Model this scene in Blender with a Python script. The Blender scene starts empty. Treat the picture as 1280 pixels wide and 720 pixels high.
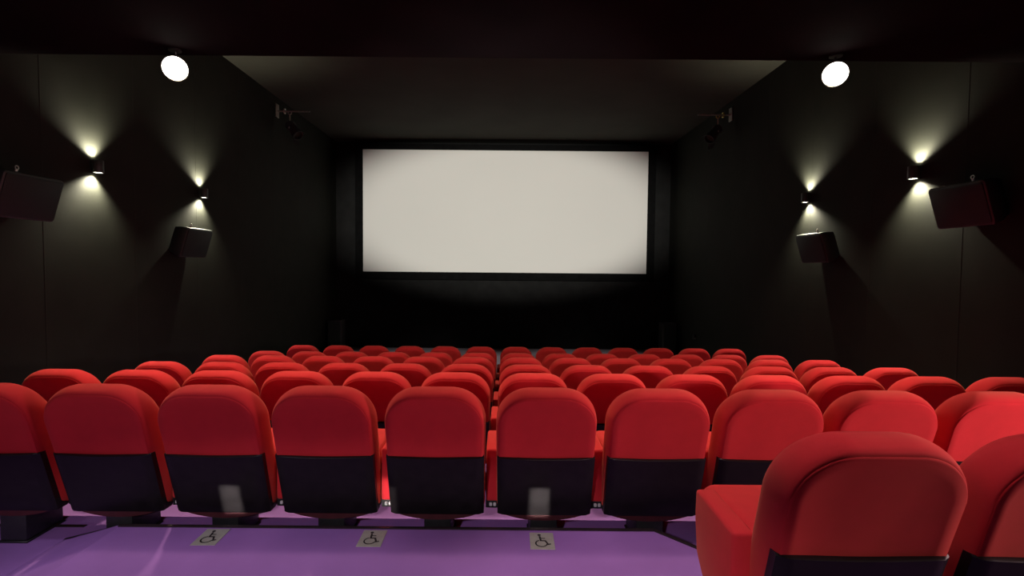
import bpy, bmesh, math, random
from mathutils import Vector, Matrix

random.seed(4)
S = bpy.context.scene
COL = S.collection
PI = math.pi

# ------------------------------------------------------------------ colour management / world
S.view_settings.view_transform = 'Standard'
S.view_settings.look = 'None'
S.view_settings.exposure = 0.0
S.view_settings.gamma = 1.0
w = bpy.data.worlds.new('World'); S.world = w; w.use_nodes = True
w.node_tree.nodes['Background'].inputs[0].default_value = (0, 0, 0, 1)
S.cycles.max_bounces = 6
S.cycles.diffuse_bounces = 4
S.cycles.caustics_reflective = False
S.cycles.caustics_refractive = False
S.cycles.use_denoising = True
S.cycles.sample_clamp_indirect = 4.0

# ------------------------------------------------------------------ materials
def mat(name, col, rough=0.7, spec=0.3, metal=0.0, sheen=0.0, nscale=None, namt=0.12, bump=0.0, bscale=None,
        emit=None, estr=0.0, coat=0.0, detail=4.0, sheen_tint=None):
    m = bpy.data.materials.new(name); m.use_nodes = True
    nt = m.node_tree; b = nt.nodes['Principled BSDF']
    b.inputs['Base Color'].default_value = (*col, 1)
    b.inputs['Roughness'].default_value = rough
    b.inputs['Specular IOR Level'].default_value = spec
    b.inputs['Metallic'].default_value = metal
    b.inputs['Sheen Weight'].default_value = sheen
    b.inputs['Coat Weight'].default_value = coat
    if sheen_tint: b.inputs['Sheen Tint'].default_value = (*sheen_tint, 1)
    if emit:
        b.inputs['Emission Color'].default_value = (*emit, 1)
        b.inputs['Emission Strength'].default_value = estr
    if nscale or bump:
        tc = nt.nodes.new('ShaderNodeTexCoord')
    if nscale:
        n = nt.nodes.new('ShaderNodeTexNoise'); n.inputs['Scale'].default_value = nscale
        n.inputs['Detail'].default_value = detail
        nt.links.new(tc.outputs['Object'], n.inputs['Vector'])
        r = nt.nodes.new('ShaderNodeValToRGB')
        r.color_ramp.elements[0].position = 0.3; r.color_ramp.elements[1].position = 0.7
        r.color_ramp.elements[0].color = (*[c * (1 - namt) for c in col], 1)
        r.color_ramp.elements[1].color = (*[min(1, c * (1 + namt)) for c in col], 1)
        nt.links.new(n.outputs['Fac'], r.inputs['Fac'])
        nt.links.new(r.outputs['Color'], b.inputs['Base Color'])
    if bump:
        n2 = nt.nodes.new('ShaderNodeTexNoise'); n2.inputs['Scale'].default_value = bscale or 300
        n2.inputs['Detail'].default_value = 2
        nt.links.new(tc.outputs['Object'], n2.inputs['Vector'])
        bp = nt.nodes.new('ShaderNodeBump'); bp.inputs['Strength'].default_value = bump
        bp.inputs['Distance'].default_value = 0.004
        nt.links.new(n2.outputs['Fac'], bp.inputs['Height'])
        nt.links.new(bp.outputs['Normal'], b.inputs['Normal'])
    return m

M = {}
M['red'] = mat('red_fabric', (0.60, 0.026, 0.036), 0.88, 0.10, sheen=0.20, sheen_tint=(1, .55, .32), nscale=14, namt=0.04, bump=0.05, bscale=700)
M['shell'] = mat('black_shell_plastic', (0.011, 0.009, 0.010), 0.40, 0.2, nscale=20, namt=0.2)
M['pan'] = mat('dark_burgundy_plastic', (0.05, 0.008, 0.012), 0.55, 0.3, nscale=30, namt=0.15)
M['post'] = mat('black_steel', (0.010, 0.010, 0.011), 0.45, 0.5, nscale=40, namt=0.2)
M['bolt'] = mat('pale_bolt_metal', (0.75, 0.75, 0.75), 0.35, 0.5, metal=0.3, nscale=50, namt=0.05)
M['carpet'] = mat('lilac_carpet', (0.31, 0.145, 0.46), 0.9, 0.12, nscale=2.2, namt=0.10, bump=0.25, bscale=260, detail=8)
M['frontfloor'] = mat('grey_lilac_floor', (0.24, 0.215, 0.25), 0.8, 0.2, nscale=2.5, namt=0.1)
M['nosing'] = mat('black_rubber_nosing', (0.02, 0.012, 0.014), 0.5, 0.4, nscale=30, namt=0.2)
M['wall'] = mat('black_wall_fabric', (0.0160, 0.0168, 0.0130), 0.85, 0.15, nscale=3.0, namt=0.12, bump=0.08, bscale=400)
M['front'] = mat('black_stage_cloth', (0.018, 0.018, 0.0175), 0.95, 0.05, nscale=4.0, namt=0.15)
M['ceil'] = mat('dark_grey_ceiling_paint', (0.056, 0.056, 0.047), 0.9, 0.1, nscale=1.2, namt=0.10)
M['lowceil'] = mat('black_ceiling_paint', (0.009, 0.006, 0.007), 0.95, 0.03, nscale=2.0, namt=0.2)
M['seam'] = mat('wall_panel_joint', (0.019, 0.020, 0.016), 0.8, 0.15, nscale=10, namt=0.1)
M['screen'] = mat('matte_white_screen', (0.80, 0.79, 0.74), 0.95, 0.05, nscale=0.5, namt=0.012)
M['mask'] = mat('black_velvet_masking', (0.006, 0.006, 0.006), 0.95, 0.05, nscale=6, namt=0.2)
M['spk'] = mat('charcoal_speaker_cabinet', (0.027, 0.036, 0.031), 0.5, 0.4, nscale=80, namt=0.12, bump=0.08, bscale=300)
M['grille'] = mat('dark_speaker_grille', (0.013, 0.021, 0.018), 0.6, 0.35, nscale=240, namt=0.3)
M['metal'] = mat('worn_grey_metal', (0.55, 0.53, 0.48), 0.35, 0.5, metal=0.8, nscale=30, namt=0.15)
M['fixt'] = mat('black_fixture_metal', (0.03, 0.03, 0.03), 0.4, 0.5, nscale=30, namt=0.15)
M['sconce'] = mat('dark_sconce_metal', (0.032, 0.042, 0.036), 0.5, 0.4, nscale=40, namt=0.15)
M['lens'] = mat('lit_spotlight_lens', (1, 1, 1), 0.4, 0.5, emit=(1.0, 0.96, 0.82), estr=9.0, nscale=10, namt=0.02)
M['slens'] = mat('lit_sconce_lens', (1, 1, 1), 0.4, 0.5, emit=(1.0, 0.95, 0.75), estr=10.0, nscale=10, namt=0.02)
M['dlens'] = mat('dark_glass_lens', (0.05, 0.055, 0.04), 0.12, 0.6, nscale=10, namt=0.1)
M['brass'] = mat('yellowed_clamp_metal', (0.45, 0.38, 0.10), 0.35, 0.5, metal=0.7, nscale=30, namt=0.2)
M['plate'] = mat('worn_white_sign_plate', (0.36, 0.35, 0.31), 0.5, 0.4, nscale=25, namt=0.10)
M['ink'] = mat('black_sign_ink', (0.02, 0.015, 0.02), 0.6, 0.3, nscale=60, namt=0.2)

# ------------------------------------------------------------------ mesh helpers
def obj(name, bm, m, parent=None, smooth=True, angle=40):
    me = bpy.data.meshes.new(name)
    bmesh.ops.recalc_face_normals(bm, faces=bm.faces)
    bm.to_mesh(me); bm.free()
    for mm in (m if isinstance(m, (list, tuple)) else [m]): me.materials.append(mm)
    if smooth:
        for p in me.polygons: p.use_smooth = True
        try: me.set_sharp_from_angle(angle=math.radians(angle))
        except Exception: pass
    o = bpy.data.objects.new(name, me); COL.objects.link(o)
    if parent is not None: o.parent = parent
    return o

def tag(o, label, cat, group=None, kind=None):
    if label: o['label'] = label
    if cat: o['category'] = cat
    if group: o['group'] = group
    if kind: o['kind'] = kind
    return o

def empty(name, loc, label, cat, group=None, rz=0.0):
    o = bpy.data.objects.new(name, None); COL.objects.link(o)
    o.empty_display_size = 0.1
    o.location = loc; o.rotation_euler = (0, 0, rz)
    return tag(o, label, cat, group)

def struct(name, bm, m, parent=None, smooth=False):
    o = obj(name, bm, m, parent, smooth)
    if parent is None: o['kind'] = 'structure'
    return o

def box(bm, x0, x1, y0, y1, z0, z1, bev=0.0, seg=2, mi=0):
    n0 = set(bm.verts)
    r = bmesh.ops.create_cube(bm, size=1.0)
    vs = r['verts']
    for v in vs:
        v.co = Vector(((x0 + x1) / 2 + v.co.x * (x1 - x0), (y0 + y1) / 2 + v.co.y * (y1 - y0), (z0 + z1) / 2 + v.co.z * (z1 - z0)))
    if bev > 0:
        es = list({e for v in vs for e in v.link_edges})
        bmesh.ops.bevel(bm, geom=es, offset=bev, segments=seg, profile=0.5, affect='EDGES', clamp_overlap=True)
    new = [v for v in bm.verts if v not in n0]
    if mi:
        for f in {f for v in new for f in v.link_faces}: f.material_index = mi
    return new

def xf(bm, vs, mtx):
    for v in vs: v.co = mtx @ v.co

def tube(bm, p0, p1, r0, r1=None, n=20, caps=True, mi=0):
    r1 = r0 if r1 is None else r1
    p0, p1 = Vector(p0), Vector(p1); d = (p1 - p0).normalized()
    a = d.orthogonal().normalized(); b = d.cross(a)
    A = [bm.verts.new(p0 + (a * math.cos(t) + b * math.sin(t)) * r0) for t in [2 * PI * k / n for k in range(n)]]
    B = [bm.verts.new(p1 + (a * math.cos(t) + b * math.sin(t)) * r1) for t in [2 * PI * k / n for k in range(n)]]
    fs = []
    for k in range(n): fs.append(bm.faces.new((A[k], A[(k + 1) % n], B[(k + 1) % n], B[k])))
    if caps: fs.append(bm.faces.new(A[::-1])); fs.append(bm.faces.new(B))
    for f in fs: f.material_index = mi
    return A + B

def disc(bm, c, d, r, n=28):
    c = Vector(c); d = Vector(d).normalized(); a = d.orthogonal().normalized(); b = d.cross(a)
    bm.faces.new([bm.verts.new(c + (a * math.cos(t) + b * math.sin(t)) * r) for t in [2 * PI * k / n for k in range(n)]])

def ring(bm, c, d, R, r, n=24, k=8):
    c = Vector(c); d = Vector(d).normalized(); a = d.orthogonal().normalized(); b = d.cross(a)
    L = []
    for i in range(n):
        t = 2 * PI * i / n; e = a * math.cos(t) + b * math.sin(t)
        L.append([bm.verts.new(c + e * (R + r * math.cos(u)) + d * (r * math.sin(u))) for u in [2 * PI * j / k for j in range(k)]])
    for i in range(n):
        for j in range(k):
            bm.faces.new((L[i][j], L[(i + 1) % n][j], L[(i + 1) % n][(j + 1) % k], L[i][(j + 1) % k]))

def lathe(bm, prof, c, d, n=28):
    # prof: list of (radius, distance along d)
    c = Vector(c); d = Vector(d).normalized(); a = d.orthogonal().normalized(); b = d.cross(a)
    L = []
    for (r, h) in prof:
        L.append([bm.verts.new(c + d * h + (a * math.cos(t) + b * math.sin(t)) * r) for t in [2 * PI * k / n for k in range(n)]])
    for i in range(len(L) - 1):
        for k in range(n): bm.faces.new((L[i][k], L[i][(k + 1) % n], L[i + 1][(k + 1) % n], L[i + 1][k]))

def poly_prism(bm, pts, z0, z1):
    A = [bm.verts.new((x, y, z0)) for x, y in pts]; B = [bm.verts.new((x, y, z1)) for x, y in pts]
    n = len(pts)
    bm.faces.new(A[::-1]); bm.faces.new(B)
    for k in range(n): bm.faces.new((A[k], A[(k + 1) % n], B[(k + 1) % n], B[k]))

# ------------------------------------------------------------------ cinema seat
TILT = math.tan(math.radians(16.0))
def tilt(x, y, z): return Vector((x, y + (0.90 - z) * TILT, z))

def back_outline(hw, z0, z1, rt, rb, n=14, taper=0.0):
    # closed outline in (x, z), counter-clockwise, with rounded top and bottom corners
    P = []
    def arc(cx, cz, r, a0, a1, ex=2.1):
        for k in range(n + 1):
            t = a0 + (a1 - a0) * k / n
            c, s = math.cos(t), math.sin(t)
            P.append((cx + r * math.copysign(abs(c) ** (2 / ex), c), cz + r * math.copysign(abs(s) ** (2 / ex), s)))
    arc(hw - rb, z0 + rb, rb, -PI / 2, 0)
    for k in range(1, 5): P.append((hw, z0 + rb + (z1 - rt - z0 - rb) * k / 5))
    arc(hw - rt, z1 - rt, rt, 0, PI / 2)
    arc(-hw + rt, z1 - rt, rt, PI / 2, PI)
    for k in range(1, 5): P.append((-hw, z1 - rt - (z1 - rt - z0 - rb) * k / 5))
    arc(-hw + rb, z0 + rb, rb, PI, 3 * PI / 2)
    Q = []
    for p in P:
        x = p[0] * (1 - taper * max(0.0, (0.72 - p[1]) / 0.5))
        if not Q or (abs(Q[-1][0] - x) + abs(Q[-1][1] - p[1])) > 1e-5: Q.append((x, p[1]))
    return Q

def normals(P):
    n = len(P); N = []
    for k in range(n):
        a, b = P[k - 1], P[(k + 1) % n]
        tx, tz = b[0] - a[0], b[1] - a[1]; l = math.hypot(tx, tz) or 1
        N.append((tz / l, -tx / l))
    return N

def make_backrest(parent):
    P = back_outline(0.2622, 0.185, 0.910, 0.185, 0.05, taper=0.02); N = normals(P)
    bm = bmesh.new(); L = []
    # (inset, y): rear panel seam -> rounded crown -> front cushion
    for (d, y) in [(0.16, 0.004), (0.085, 0.000), (0.050, -0.003), (0.042, -0.001), (0.0395, 0.0025), (0.037, 0.0025), (0.028, 0.008), (0.018, 0.020),
                   (0.009, 0.038), (0.003, 0.058), (0.0, 0.078), (0.0, 0.10), (0.004, 0.118), (0.014, 0.134), (0.032, 0.146), (0.075, 0.154), (0.15, 0.156)]:
        row = []
        for (p, q) in zip(P, N):
            k = 0.36 + 0.64 * max(0.0, q[1])
            dd = d * k if d < 0.06 else d - 0.052 * (1 - k)
            x, z = p[0] - q[0] * dd, p[1] - q[1] * dd
            row.append(bm.verts.new(tilt(x, y - 0.05, z)))
        L.append(row)
    n = len(P)
    for i in range(len(L) - 1):
        for k in range(n): bm.faces.new((L[i][k], L[i][(k + 1) % n], L[i + 1][(k + 1) % n], L[i + 1][k]))
    bm.faces.new(L[0][::-1]); bm.faces.new(L[-1])
    return obj('backrest', bm, M['red'], parent, angle=55)

def make_shell(parent):
    bm = bmesh.new()
    nx, zs = 20, [0.186, 0.192, 0.28, 0.38, 0.48, 0.528, 0.534]
    def hw(z): return 0.258 * (1 - 0.02 * max(0.0, (0.72 - z) / 0.5)) 
    def front(x, z, i):
        sm = 0.010 * (abs(x) / 0.26) ** 2 if i >= 4 else 0.0
        return x, z + sm
    G = []
    for i, z in enumerate(zs):
        row = []
        h = hw(z) - (0.012 if i == 0 else 0)
        for k in range(nx + 1):
            u = -1 + 2 * k / nx
            x = h * u
            e = max(0.0, (abs(u) - 0.90) / 0.10)
            y = -0.066 + 0.016 * e * e
            if i in (0, len(zs) - 1): y += 0.007
            xx, zz = front(x, z, i)
            row.append(bm.verts.new(tilt(xx, y, zz)))
        G.append(row)
    for i in range(len(G) - 1):
        for k in range(nx): bm.faces.new((G[i][k], G[i][k + 1], G[i + 1][k + 1], G[i + 1][k]))
    # return edges to the pad
    def skirt(vs, dy):
        nv = [bm.verts.new(v.co + Vector((0, dy, 0))) for v in vs]
        for k in range(len(vs) - 1): bm.faces.new((vs[k], vs[k + 1], nv[k + 1], nv[k]))
    skirt(G[0], 0.07); skirt(G[-1], 0.022)
    skirt([r[0] for r in G], 0.06); skirt([r[-1] for r in G], 0.06)
    return obj('back_shell', bm, M['shell'], parent, angle=50)

def make_cushion(parent):
    bm = bmesh.new()
    vs = box(bm, -0.243, 0.243, 0.20, 0.67, 0.335, 0.505, 0.055, 5)
    for v in bm.verts:   # waterfall front and gentle hollow
        f = max(0.0, (v.co.y - 0.5) / 0.16)
        v.co.z -= 0.012 * f * f
    return obj('seat_cushion', bm, M['red'], parent, angle=60)

def make_pan(parent):
    bm = bmesh.new(); L = []
    nx = 20
    for (y, s, dz) in [(0.150, 0.97, 0.006), (0.160, 1.0, 0.0), (0.40, 1.0, 0.0), (0.56, 0.96, 0.03), (0.60, 0.9, 0.06)]:
        row = []
        for k in range(nx + 1):
            u = -1 + 2 * k / nx
            row.append(bm.verts.new((0.25 * s * u, y, 0.148 + dz + 0.046 * abs(u) ** 2.2)))
        for k in range(nx + 1):
            u = 1 - 2 * k / nx
            row.append(bm.verts.new((0.245 * s * u, y, 0.345)))
        L.append(row)
    n = len(L[0])
    for i in range(len(L) - 1):
        for k in range(n): bm.faces.new((L[i][k], L[i][(k + 1) % n], L[i + 1][(k + 1) % n], L[i + 1][k]))
    bm.faces.new(L[0][::-1]); bm.faces.new(L[-1])
    return obj('seat_pan', bm, M['pan'], parent, angle=45)

def make_pedestal(parent):
    bm = bmesh.new()
    box(bm, -0.073, 0.073, 0.155, 0.385, 0.012, 0.23, 0.008, 2)
    o = obj('pedestal', bm, M['post'], parent)
    bm = bmesh.new()
    box(bm, -0.080, 0.080, 0.15, 0.390, 0.0, 0.012, 0.003, 1)
    obj('base_plate', bm, M['post'], o)
    return o

def make_armrest(parent, side):
    bm = bmesh.new()
    hw = 0.0375
    prof = [(0.195, 0.235), (0.195, 0.528), (0.505, 0.536), (0.512, 0.430), (0.490, 0.300), (0.430, 0.235)]
    A = [bm.verts.new((-hw, y, z)) for y, z in prof]; B = [bm.verts.new((hw, y, z)) for y, z in prof]
    n = len(prof)
    bm.faces.new(A); bm.faces.new(B[::-1])
    for k in range(n): bm.faces.new((A[k], B[k], B[(k + 1) % n], A[(k + 1) % n]))
    bmesh.ops.bevel(bm, geom=list(bm.edges), offset=0.014, segments=3, profile=0.5, affect='EDGES', clamp_overlap=True)
    for v in bm.verts: v.co.x += side * 0.2795
    o = obj('armrest', bm, M['red'], parent, angle=50)
    bm = bmesh.new()
    s = side * 0.2795
    box(bm, s - 0.038, s + 0.038, 0.205, 0.40, 0.195, 0.240, 0.003, 1)
    x_in = s - side * 0.15
    box(bm, min(s, x_in), max(s, x_in), 0.26, 0.30, 0.200, 0.232)
    for dx in (-0.011, 0.011):
        box(bm, s + dx - 0.008, s + dx + 0.008, 0.195, 0.208, 0.208, 0.226, 0.003, 1, mi=1)
    obj('armrest_bracket', bm, [M['post'], M['bolt']], o)
    return o

GROUP = 'red cinema seats in rows facing the screen'
seat0 = empty('cinema_chair', (0, 0, 0), 'x', 'chair', GROUP)
make_backrest(seat0); make_shell(seat0); make_cushion(seat0); make_pan(seat0); make_pedestal(seat0); make_armrest(seat0, -1)
spare = make_armrest(seat0, 1)     # right arm, used for the last seat of a row only
spare_children = list(spare.children)

def kids(o): return [c for c in COL.objects if c.parent == o]
PARTS = [c for c in kids(seat0) if c != spare]
used = [False]
def put_seat(x, y, z, label, last=False):
    if not used[0]:
        r = seat0; used[0] = True
    else:
        r = seat0.copy(); COL.objects.link(r)
        for c in PARTS:
            d = c.copy(); COL.objects.link(d); d.parent = r
            for g in GRAND[c.name]:
                e = g.copy(); COL.objects.link(e); e.parent = d
        if last:
            d = spare.copy(); COL.objects.link(d); d.parent = r
            for g in spare_children:
                e = g.copy(); COL.objects.link(e); e.parent = d
    r.location = (x, y, z); r['label'] = label; r['group'] = GROUP; r['category'] = 'chair'
    return r
GRAND = {c.name: kids(c) for c in PARTS}

# rows: (y of the seat-back crest, floor height)
ROWS = {1: (2.50, -0.170), 2: (3.57, -0.322), 3: (4.64, -0.468), 4: (5.71, -0.595), 5: (6.78, -0.728), 6: (7.99, -0.835)}
PITCH = 0.58
X0 = -3.244
ORD = ['first', 'second', 'third', 'fourth', 'fifth', 'sixth', 'seventh', 'eighth', 'ninth', 'tenth', 'eleventh', 'twelfth', 'thirteenth']
ROWNAME = {2: 'second full row from camera', 3: 'third full row from camera', 4: 'fourth full row from camera',
           5: 'row second from the screen', 6: 'row nearest the screen'}
def row_label(r, i):
    if r == 1:
        if i == 0: return 'red cinema seat at far left of the nearest full row, beyond the picture edge'
        if i == 1: return 'red seat cut by left edge of photo, nearest full row'
        if i == 10: return 'red seat cut by right edge of photo, nearest full row'
        if i > 10: return 'red seat %s nearest full row, beyond the picture edge' % ('last but one of' if i == 11 else 'at far right of')
        return 'red seat with black back shell, nearest full row, %s whole seat from left' % ORD[i - 2]
    if i == 0: return 'red cinema seat at the left end of the %s' % ROWNAME[r]
    if i == 12:
        return 'red seat at right end of the %s%s' % (ROWNAME[r], ' cut by photo edge' if r == 2 else '')
    if i == 6: return 'red cinema seat in the %s, middle of its thirteen seats' % ROWNAME[r]
    if i < 6: return 'red seat in the %s, %s from its left end' % (ROWNAME[r], ORD[i])
    return 'red seat in the %s, %s from its right end' % (ROWNAME[r], ORD[12 - i])

# the two large seats in the right foreground (and one more outside the frame)
FY = 1.375
put_seat(1.068, FY, -0.020, 'large red seat in right foreground, whole, armrest facing the open purple floor')
put_seat(1.648, FY, -0.020, 'large red foreground seat cut off by bottom right corner of the photo')
put_seat(2.228, FY, -0.020, 'red cinema seat beside the foreground pair, beyond the right picture edge', last=True)
for r in range(1, 7):
    y, z = ROWS[r]
    for i in range(13):
        put_seat(X0 + PITCH * i, y, z, row_label(r, i), last=(i == 12))
# remove the spare arm from the prototype
for o in spare_children + [spare]: bpy.data.objects.remove(o, do_unlink=True)

# ------------------------------------------------------------------ floor
W = 4.5
YB = -3.2        # rear wall
YF = 13.45       # front wall
EDGE = {r: ROWS[r][0] + 0.455 for r in ROWS}
bm = bmesh.new()
levels = [(YB, EDGE[1], -0.170)]
for r in range(2, 6): levels.append((EDGE[r - 1], EDGE[r], ROWS[r][1]))
levels.append((EDGE[5], 8.55, ROWS[6][1])); levels.append((8.55, YF, ROWS[6][1]))
prev = None
for (ya, yb, z) in levels:
    a = [bm.verts.new(p) for p in ((-W, ya, z), (W, ya, z), (W, yb, z), (-W, yb, z))]
    ff = bm.faces.new(a)
    if yb == YF: ff.material_index = 1
    if prev and prev[3].co.z != z: bm.faces.new((prev[3], prev[2], a[1], a[0]))
    prev = a
bmesh.ops.remove_doubles(bm, verts=bm.verts, dist=1e-5)
struct('floor', bm, [M['carpet'], M['frontfloor']])

# raised wheelchair platform with a sloping left flank
plat = [(-1.98, 2.54), (-1.98, YB), (0.70, YB), (0.70, 1.98), (1.13, 2.20), (0.79, 2.54)]
bm = bmesh.new()
poly_prism(bm, plat, -0.17, 0.0)
ramp_top = [(-1.98, 2.54, 0.0), (-1.98, YB, 0.0), (-2.46, YB, -0.168), (-2.42, 2.67, -0.168)]
t = [bm.verts.new(p) for p in ramp_top]; bm.faces.new(t)
b0 = bm.verts.new((-1.98, 2.54, -0.17)); bm.faces.new((t[0], t[3], b0))
pf = struct('floor_platform', bm, M['carpet'])
tag(pf, 'raised lilac carpet wheelchair platform in front of the nearest row', None)

bm = bmesh.new()
poly_prism(bm, [(0.70, YB), (W, YB), (W, 2.20), (1.13, 2.20), (0.70, 1.98)], -0.17, -0.02)
pf2 = struct('floor_platform', bm, M['carpet'])

# nosing trims
def trim(name, pts, wid, z, h=0.006, m='nosing'):
    bm = bmesh.new()
    for (a, b) in zip(pts[:-1], pts[1:]):
        a, b = Vector((*a, 0)), Vector((*b, 0)); d = (b - a).normalized(); nrm = Vector((-d.y, d.x, 0)) * wid / 2
        P = [a - nrm, b - nrm, b + nrm, a + nrm]
        lo = [bm.verts.new((p.x, p.y, z)) for p in P]; hi = [bm.verts.new((p.x, p.y, z + h)) for p in P]
        bm.faces.new(lo[::-1]); bm.faces.new(hi)
        for k in range(4): bm.faces.new((lo[k], lo[(k + 1) % 4], hi[(k + 1) % 4], hi[k]))
    return struct(name, bm, M[m])
trim('trim_1', [(-1.98, 2.525), (0.80, 2.525), (1.13, 2.195)], 0.020, 0.0)
k = 2
trim('trim_2', [(-W, 2.835), (-2.42, 2.835)], 0.024, -0.170, 0.004); k = 3
# dark joint where the ramp toe meets the lower floor
bm = bmesh.new()
ja, jb = Vector((-1.985, 2.555, -0.012)), Vector((-2.42, 2.685, -0.166))
vs = [bm.verts.new(p) for p in (ja, jb, jb + Vector((0, .016, 0.0)), ja + Vector((0, .016, 0.0)))]
bm.faces.new(vs); struct('trim_%d' % k, bm, M['nosing']); k += 1

# ------------------------------------------------------------------ wheelchair floor signs
def stroke(bm, pts, wid, z):
    for a, b in zip(pts[:-1], pts[1:]):
        a, b = Vector(a), Vector(b); d = (b - a)
        if d.length < 1e-6: continue
        d.normalize(); n = Vector((-d.y, d.x)) * wid / 2; e = d * wid * 0.35
        P = [a - n - e, b - n + e, b + n + e, a + n - e]
        bm.faces.new([bm.verts.new((p.x, p.y, z)) for p in P])
def wheel_sign(x, y, rz, label):
    o = empty('floor_sign', (x, y, 0.0), label, 'sign', 'wheelchair space signs on the platform', rz)
    bm = bmesh.new(); box(bm, -0.060, 0.060, -0.075, 0.075, 0.0005, 0.0035, 0.001, 1)
    obj('sign_plate', bm, M['plate'], o)
    bm = bmesh.new(); z = 0.0043; wd = 0.0085
    disc(bm, (-0.012, 0.050, z), (0, 0, 1), 0.0088, 20)
    stroke(bm, [(-0.010, 0.036), (-0.006, -0.002), (0.016, -0.002), (0.029, -0.034), (0.039, -0.030)], wd * 1.1, z)
    stroke(bm, [(-0.008, 0.020), (0.014, 0.020)], wd * 0.8, z)
    stroke(bm, [(-0.004 + 0.028 * math.cos(t), -0.026 + 0.028 * math.sin(t)) for t in [math.radians(115 + k * 11.5) for k in range(21)]], wd * 0.8, z)
    obj('wheelchair_symbol', bm, M['ink'], o, smooth=False)
    return o
wheel_sign(-1.445, 2.425, 0.02, 'grey wheelchair floor sign, leftmost of the three on the platform edge')
wheel_sign(-0.640, 2.425, 0.0, 'grey wheelchair floor sign, middle of the three on the platform edge')
wheel_sign(0.208, 2.415, -0.02, 'pinkish grey wheelchair floor sign, rightmost of the three on the platform edge')

# ------------------------------------------------------------------ room shell
ZC = 4.70
def wallquad(name, P, m):
    bm = bmesh.new(); bm.faces.new([bm.verts.new(p) for p in P]); return struct(name, bm, M[m])
bm = bmesh.new(); box(bm, -W - 0.12, -W, YB, YF, -0.9, ZC); struct('wall_left', bm, M['wall'])
bm = bmesh.new(); box(bm, W, W + 0.12, YB, YF, -0.9, ZC); struct('wall_right', bm, M['wall'])
bm = bmesh.new(); box(bm, -W - 0.12, W + 0.12, YF, YF + 0.12, -0.9, ZC); struct('wall_front', bm, M['front'])
bm = bmesh.new(); box(bm, -W - 0.12, W + 0.12, YB - 0.12, YB, -0.9, ZC); struct('wall_back', bm, M['front'])
YE = 4.40; ZL = 3.185
bm = bmesh.new(); box(bm, -W, W, YE, YF, ZC, ZC + 0.1); struct('ceiling', bm, M['ceil'])
bm = bmesh.new(); box(bm, -W, W, YB, YE, ZL, ZC + 0.1); struct('ceiling_low', bm, M['lowceil'])
# wall panel joints
for sx in (-1, 1):
    for yj in (4.88, 6.10, 7.32, 8.54, 9.76, 10.98):
        bm = bmesh.new(); box(bm, sx * W - (0.001 if sx > 0 else 0.0), sx * W + (0.0 if sx > 0 else 0.001), yj - 0.006, yj + 0.006, -0.7, ZC)
        struct('trim_%d' % k, bm, M['seam']); k += 1

# ------------------------------------------------------------------ screen
SX, SY, SZ0, SZ1, SWD = 0.055, 13.10, 1.235, 4.425, 7.47
scr = empty('cinema_screen', (SX, SY, SZ0), 'large blank white cinema screen with black surround on the front wall', 'screen')
bm = bmesh.new()
box(bm, -SWD / 2, SWD / 2, 0, 0.02, 0, SZ1 - SZ0); obj('screen_surface', bm, M['screen'], scr, smooth=False)
bm = bmesh.new(); t_, h_ = 0.20, SZ1 - SZ0
tt = 0.15
for (a, b, c, d) in [(-SWD / 2 - t_, -SWD / 2, -t_, h_ + tt), (SWD / 2, SWD / 2 + t_, -t_, h_ + tt), (-SWD / 2, SWD / 2, -t_, 0), (-SWD / 2, SWD / 2, h_, h_ + tt)]:
    box(bm, a, b, -0.02, 0.30, c, d)
obj('masking_frame', bm, M['mask'], scr, smooth=False)

# ------------------------------------------------------------------ lamps helper
def lamp(name, kind, loc, power, color=(1, 1, 1), target=None, parent=None, size=0.1, cone=90, blend=0.5, scale=None, sx=None, sy=None, spread=None):
    l = bpy.data.lights.new(name, kind); l.energy = power; l.color = color
    if kind == 'SPOT':
        l.spot_size = math.radians(cone); l.spot_blend = blend; l.shadow_soft_size = size
    elif kind == 'POINT': l.shadow_soft_size = size
    elif kind == 'AREA':
        l.shape = 'RECTANGLE'; l.size = sx or size; l.size_y = sy or size
        if spread: l.spread = math.radians(spread)
    o = bpy.data.objects.new(name, l); COL.objects.link(o)
    loc = Vector(loc)
    o.location = loc
    if target is not None:
        o.rotation_euler = (Vector(target) - loc).to_track_quat('-Z', 'Y').to_euler()
    if scale: o.scale = scale
    if parent is not None:
        o.location = loc - Vector(parent.location); o.parent = parent
    return o

# ------------------------------------------------------------------ ceiling spotlights (lit)
def spotlight(x, label):
    y, z = 4.29, 3.03
    o = empty('ceiling_spotlight', (x, y, ZL), label, 'spotlight', 'lit spotlights under the dark ceiling edge')
    dz = z - ZL
    d = Vector((-x * 0.85, -4.2, -1.75)).normalized()
    bm = bmesh.new(); tube(bm, (0, 0, 0), (0, 0, -0.012), 0.05); tube(bm, (0, 0, -0.012), (0, 0.03, dz * 0.45), 0.009)
    obj('mount', bm, M['fixt'], o)
    c = Vector((0, 0.0, dz))
    bm = bmesh.new()
    lathe(bm, [(0.0, -0.13), (0.045, -0.13), (0.062, -0.115), (0.085, -0.06), (0.094, 0.0), (0.102, 0.010), (0.102, 0.018), (0.095, 0.018), (0.092, 0.0)], c, d)
    obj('housing', bm, M['fixt'], o)
    bm = bmesh.new()
    lathe(bm, [(0.094, 0.012), (0.08, 0.022), (0.05, 0.031), (0.0005, 0.034)], c, d)
    obj('lens', bm, M['lens'], o)
    p = Vector((x, y, z)) + d * 0.06
    lamp('spotlight_lamp', 'SPOT', p, LP['spot'], (1.0, 0.84, 0.56), p + Vector((-x * 0.12, 0.22, -1.0)), o, 0.06, 116, 0.7)
    return o

LP = dict(spot=300, proj=6600, sconce=155)
spotlight(-2.80, 'lit round spotlight under the dark ceiling edge above the left seats')
spotlight(2.815, 'lit round spotlight under the dark ceiling edge above the right seats')

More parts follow.
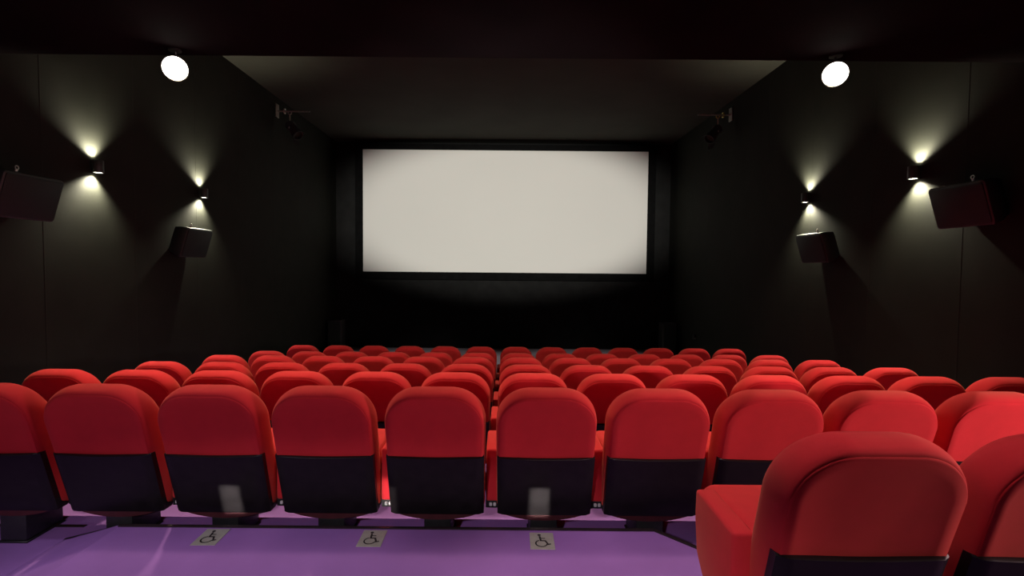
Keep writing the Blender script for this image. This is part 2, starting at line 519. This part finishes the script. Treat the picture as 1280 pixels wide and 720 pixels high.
# ------------------------------------------------------------------ wall sconces
def sconce(sx, y, label):
    z = 2.427
    xw = sx * W
    o = empty('wall_sconce', (xw, y, z), label, 'wall lamp', 'up and down wall lamps')
    cx = -sx * 0.060
    bm = bmesh.new()
    box(bm, min(0, -sx * 0.03), max(0, -sx * 0.03), -0.035, 0.035, -0.05, 0.05, 0.004, 1)
    obj('wall_mount', bm, M['sconce'], o)
    bm = bmesh.new()
    lathe(bm, [(0.043, -0.068), (0.051, -0.068), (0.053, -0.063), (0.053, 0.063), (0.051, 0.068), (0.043, 0.068), (0.043, 0.045), (0.043, -0.068)], (cx, 0, 0), (0, 0, 1))
    obj('sconce_body', bm, M['sconce'], o)
    for s in (-1, 1):
        bm = bmesh.new(); disc(bm, (cx, 0, s * 0.062), (0, 0, s), 0.043); obj('lens', bm, M['slens'], o)
        p = Vector((xw + cx, y, z + s * 0.072))
        lamp('sconce_lamp', 'SPOT', p, LP['sconce'] * (1.25 if s < 0 else 1.0), (1.0, 0.93, 0.70), p + Vector((sx * 0.10, -0.14, s)), o, 0.02, 118, 0.9)
    return o
sconce(-1, 5.48, 'up and down wall lamp on left wall, beside the larger nearer speaker')
sconce(-1, 7.41, 'up and down wall lamp on left wall, above the smaller farther speaker')
sconce(1, 5.42, 'up and down wall lamp on right wall, beside the larger nearer speaker')
sconce(1, 7.34, 'up and down wall lamp on right wall, above the smaller farther speaker')

# ------------------------------------------------------------------ surround speakers
def rrect(hw, hh, r, n=5):
    P = []
    for (cx, cz, a0) in [(hw - r, -hh + r, -PI / 2), (hw - r, hh - r, 0), (-hw + r, hh - r, PI / 2), (-hw + r, -hh + r, PI)]:
        for k in range(n + 1):
            t = a0 + PI / 2 * k / n; P.append((cx + r * math.cos(t), cz + r * math.sin(t)))
    return P
def loft(bm, loops, cap=True):
    L = [[bm.verts.new(p) for p in lp] for lp in loops]; n = len(L[0])
    for i in range(len(L) - 1):
        for k in range(n): bm.faces.new((L[i][k], L[i][(k + 1) % n], L[i + 1][(k + 1) % n], L[i + 1][k]))
    if cap: bm.faces.new(L[0][::-1]); bm.faces.new(L[-1])
def speaker(sx, y, ztop, label, wdt=0.58):
    # front faces the room (-sx direction), tilted down
    hh, hw, dep = 0.205, wdt / 2, 0.25
    xc = sx * (W - 0.19); zc = ztop - 0.21
    o = empty('surround_speaker', (xc, y, zc), label, 'speaker', 'surround speakers on the side walls')
    # local frame: u along y, v up, d = depth from the front towards the wall
    a = math.radians(17)
    fwd = Vector((-sx * math.cos(a), 0, -math.sin(a))); up = Vector((-sx * math.sin(a), 0, math.cos(a))); lat = Vector((0, 1, 0))
    def P(u, v, d): return lat * u + up * v - fwd * d
    bm = bmesh.new()
    loops = []
    for (g, d, tp) in [(0.014, -0.075, 0), (0.003, -0.068, 0), (0.0, -0.055, 0), (0.0, 0.02, 0.012), (0.012, dep - 0.115, 0.05), (0.03, dep - 0.095, 0.06)]:
        loops.append([P(u, v, d) for u, v in rrect(hw - g - tp, hh - g - tp * 0.5, 0.03)])
    loft(bm, loops)
    obj('cabinet', bm, M['spk'], o)
    bm = bmesh.new()
    loops = [[P(u, v, d) for u, v in rrect(hw - g, hh - g, 0.022)] for (g, d) in [(0.018, -0.074), (0.018, -0.082), (0.024, -0.086)]]
    loft(bm, loops)
    obj('grille', bm, M['grille'], o)
    bm = bmesh.new()
    tube(bm, P(0, 0.0, dep - 0.11), (sx * 0.185, 0, 0.0), 0.02); box(bm, min(sx * 0.175, sx * 0.19), max(sx * 0.175, sx * 0.19), -0.06, 0.06, -0.07, 0.07, 0.003, 1)
    obj('wall_bracket', bm, M['fixt'], o)
    bm = bmesh.new()
    q = P(-0.12, hh - 0.006, 0.0); tube(bm, q, q + up * 0.022, 0.012, n=12); ring(bm, q + up * 0.036, (1, 0, 0), 0.016, 0.005, 18, 6)
    obj('eyebolt', bm, M['metal'], o)
    return o
speaker(-1, 4.48, 2.18, 'charcoal wall speaker cut by left edge of photo, tilted down on left wall')
speaker(-1, 6.90, 1.89, 'small charcoal wall speaker under the farther lamp on left wall')
speaker(1, 4.64, 2.20, 'large charcoal wall speaker tilted down at right edge of right wall')
speaker(1, 6.84, 1.89, 'small charcoal wall speaker under the farther lamp on right wall')

# ------------------------------------------------------------------ unlit stage lights in the ceiling corners
def stage_light(sx, label, cl):
    y = 9.95
    o = empty('stage_light', (sx * W, y, 4.42), label, 'stage light', 'unlit stage lights in the ceiling corners')
    bm = bmesh.new()
    box(bm, min(0, -sx * 0.02), max(0, -sx * 0.02), -0.07, 0.07, -0.12, 0.14, 0.004, 1)
    tube(bm, (0, 0, 0), (-sx * 0.66, 0, 0), 0.016, n=14)
    obj('bracket_pipe', bm, M['metal'], o)
    bm = bmesh.new()
    ring(bm, (-sx * 0.16, 0, 0.0), (1, 0, 0), 0.045, 0.012); ring(bm, (-sx * 0.26, 0, -0.03), (0, 1, 0), 0.035, 0.010)
    obj('clamp', bm, cl, o)
    c = Vector((-sx * 0.34, -0.02, -0.36))
    d = Vector((-sx * 0.62, -0.28, -0.72)).normalized()
    bm = bmesh.new()
    tube(bm, (-sx * 0.26, 0, -0.05), (-sx * 0.26, 0, -0.24), 0.011, n=12)
    lat = d.cross(Vector((0, 0, 1))).normalized()
    for s in (-1, 1):
        tube(bm, Vector((-sx * 0.26, 0, -0.24)), c + lat * 0.11 * s, 0.010, n=10)
    obj('yoke', bm, M['metal'], o)
    bm = bmesh.new()
    lathe(bm, [(0.0, -0.19), (0.05, -0.19), (0.082, -0.16), (0.09, -0.05), (0.09, 0.10), (0.105, 0.11), (0.105, 0.19), (0.096, 0.19), (0.096, 0.11), (0.07, 0.10)], c, d)
    for h in (-0.13, -0.10, -0.07): ring(bm, c + d * h, d, 0.092, 0.008, 24, 6)
    obj('lamp_housing', bm, M['fixt'], o)
    bm = bmesh.new(); disc(bm, c + d * 0.12, d, 0.095); obj('lens', bm, M['dlens'], o)
    bm = bmesh.new()
    e = lat.cross(d)
    for s in (-1, 1):
        p = c + d * 0.19 + e * 0.105 * s
        vs = [p + lat * 0.09, p - lat * 0.09, p - lat * 0.07 + d * 0.10 + e * 0.05 * s, p + lat * 0.07 + d * 0.10 + e * 0.05 * s]
        bm.faces.new([bm.verts.new(v) for v in vs])
    obj('barn_door', bm, M['fixt'], o, smooth=False)
stage_light(-1, 'unlit stage light on a metal bracket in the left ceiling corner', M['metal'])
stage_light(1, 'unlit stage light on a bracket with yellowish clamp in the right ceiling corner', M['brass'])

# ------------------------------------------------------------------ low dark boxes at the foot of the front wall
def floor_speaker(x, y, label):
    o = empty('floor_speaker', (x, y, ROWS[6][1]), label, 'speaker', 'black loudspeakers standing below the screen')
    bm = bmesh.new(); box(bm, -0.17, 0.17, -0.17, 0.17, 0, 0.84, 0.012, 2); obj('cabinet', bm, M['fixt'], o)
    bm = bmesh.new(); box(bm, -0.15, 0.15, -0.185, -0.165, 0.03, 0.81, 0.006, 1); obj('grille', bm, M['grille'], o)
floor_speaker(-4.2, 12.55, 'black loudspeaker standing in the left front corner below the screen')
floor_speaker(4.2, 12.55, 'black loudspeaker standing in the right front corner below the screen')
o = empty('wall_socket', (W, 11.5, -0.21), 'small dark socket box low on the right wall near the screen', 'socket')
bm = bmesh.new(); box(bm, -0.045, 0, -0.05, 0.05, -0.06, 0.06, 0.006, 2); obj('socket_box', bm, M['fixt'], o)
bm = bmesh.new(); tube(bm, (-0.02, -0.055, -0.03), (-0.02, -0.045, -0.03), 0.02, n=14); obj('plug', bm, M['metal'], o)

# ------------------------------------------------------------------ lighting
# projector: an elliptical beam that just covers the screen
lamp('projector_lamp', 'SPOT', (0.05, -2.6, 2.0), LP['proj'], (1.0, 0.975, 0.90), (SX, SY, (SZ0 + SZ1) / 2 - 0.1), None, 0.05,
     2 * math.degrees(math.atan(2.5 / 15.7)), 0.62, scale=(2.2, 1, 1))
# unseen fill spots added under the low ceiling to brighten floor and seats
lamp('overhead_fill', 'SPOT', (-1.5, 1.55, 3.15), 55, (0.86, 0.84, 1.0), (-1.5, 1.5, 0), None, 0.12, 54, 0.5)
lamp('overhead_fill', 'SPOT', (0.7, 1.55, 3.15), 115, (1.0, 0.80, 0.82), (0.8, 1.45, 0), None, 0.12, 52, 0.5)
lamp('tread_fill', 'AREA', (0.1, 3.05, 3.12), 20, (1.0, 0.84, 0.62), (0.1, 3.12, 0), None, sx=7.0, sy=0.15, spread=75)  # long fill added over the treads and seat tops, no real fixture
lamp('overhead_fill', 'SPOT', (-3.3, 1.7, 3.15), 45, (0.86, 0.84, 1.0), (-3.2, 1.75, 0), None, 0.12, 52, 0.5)
for hx in (-1.9, 1.9):
    lamp('front_floor_fill', 'SPOT', (hx, 10.9, 4.62), 230, (1.0, 0.92, 0.86), (hx, 10.9, 0), None, 0.10, 58, 0.5)  # added fill that lifts the floor below the screen
# aisle lights on the side walls beside the foreground seats
lamp('aisle_lamp', 'SPOT', (4.2, 0.88, 1.05), 340, (1.0, 0.66, 0.66), (4.2 - .86, .88 + .50, 0.95), None, 0.10, 62, 0.5)
lamp('aisle_lamp', 'SPOT', (-4.2, -1.5, 1.05), 82, (1.0, 0.70, 0.90), (-1.2, 2.5, 0.6), None, 0.10, 46, 0.55)
lamp('rear_fill', 'AREA', (-0.8, -2.8, 1.1), 4, (0.95, 0.75, 1.0), (-0.8, 2.6, 0.4), None, sx=2.0, sy=0.6)  # weak soft fill added behind the camera, not a modelled doorway
lamp('platform_fill', 'SPOT', (-1.0, -1.5, 2.3), 270, (1.0, 0.88, 0.96), (-1.0, 2.15, -0.1), None, 0.08, 19, 0.6, scale=(3.8, 1, 1))  # added flat beam, shaped to brighten the platform and the tread beyond
# added lamps imitating light bounced off the shiny floor signs on to the seat backs
for (x, y, e) in ((-1.445, 2.44, 0.5), (-0.612, 2.44, 0.14), (0.208, 2.43, 0.6)):
    lamp('sign_bounce', 'AREA', (x, y, 0.105), e * 0.5, (1.0, 0.97, 0.88), (x, y + 0.25, 0.10), None, sx=0.10, sy=0.17, spread=14)

# ------------------------------------------------------------------ camera
cam = bpy.data.cameras.new('camera'); co = bpy.data.objects.new('camera', cam); COL.objects.link(co)
F = 620.0
cam.sensor_fit = 'HORIZONTAL'; cam.sensor_width = 36.0; cam.lens = F / 1280 * 36.0
cam.clip_start = 0.05; cam.clip_end = 100
psi = 0.0; cam.shift_x = 12.0 / 1280; th = math.atan(25 / F); al = math.radians(0.5)
f = Vector((math.sin(psi) * math.cos(th), math.cos(psi) * math.cos(th), -math.sin(th)))
r0 = Vector((math.cos(psi), -math.sin(psi), 0)); u0 = r0.cross(f)
R = r0 * math.cos(al) + u0 * math.sin(al); U = -r0 * math.sin(al) + u0 * math.cos(al)
mtx = Matrix((R, U, -f)).transposed().to_4x4(); mtx.translation = Vector((0, 0, 1.357))
co.matrix_world = mtx
S.camera = co
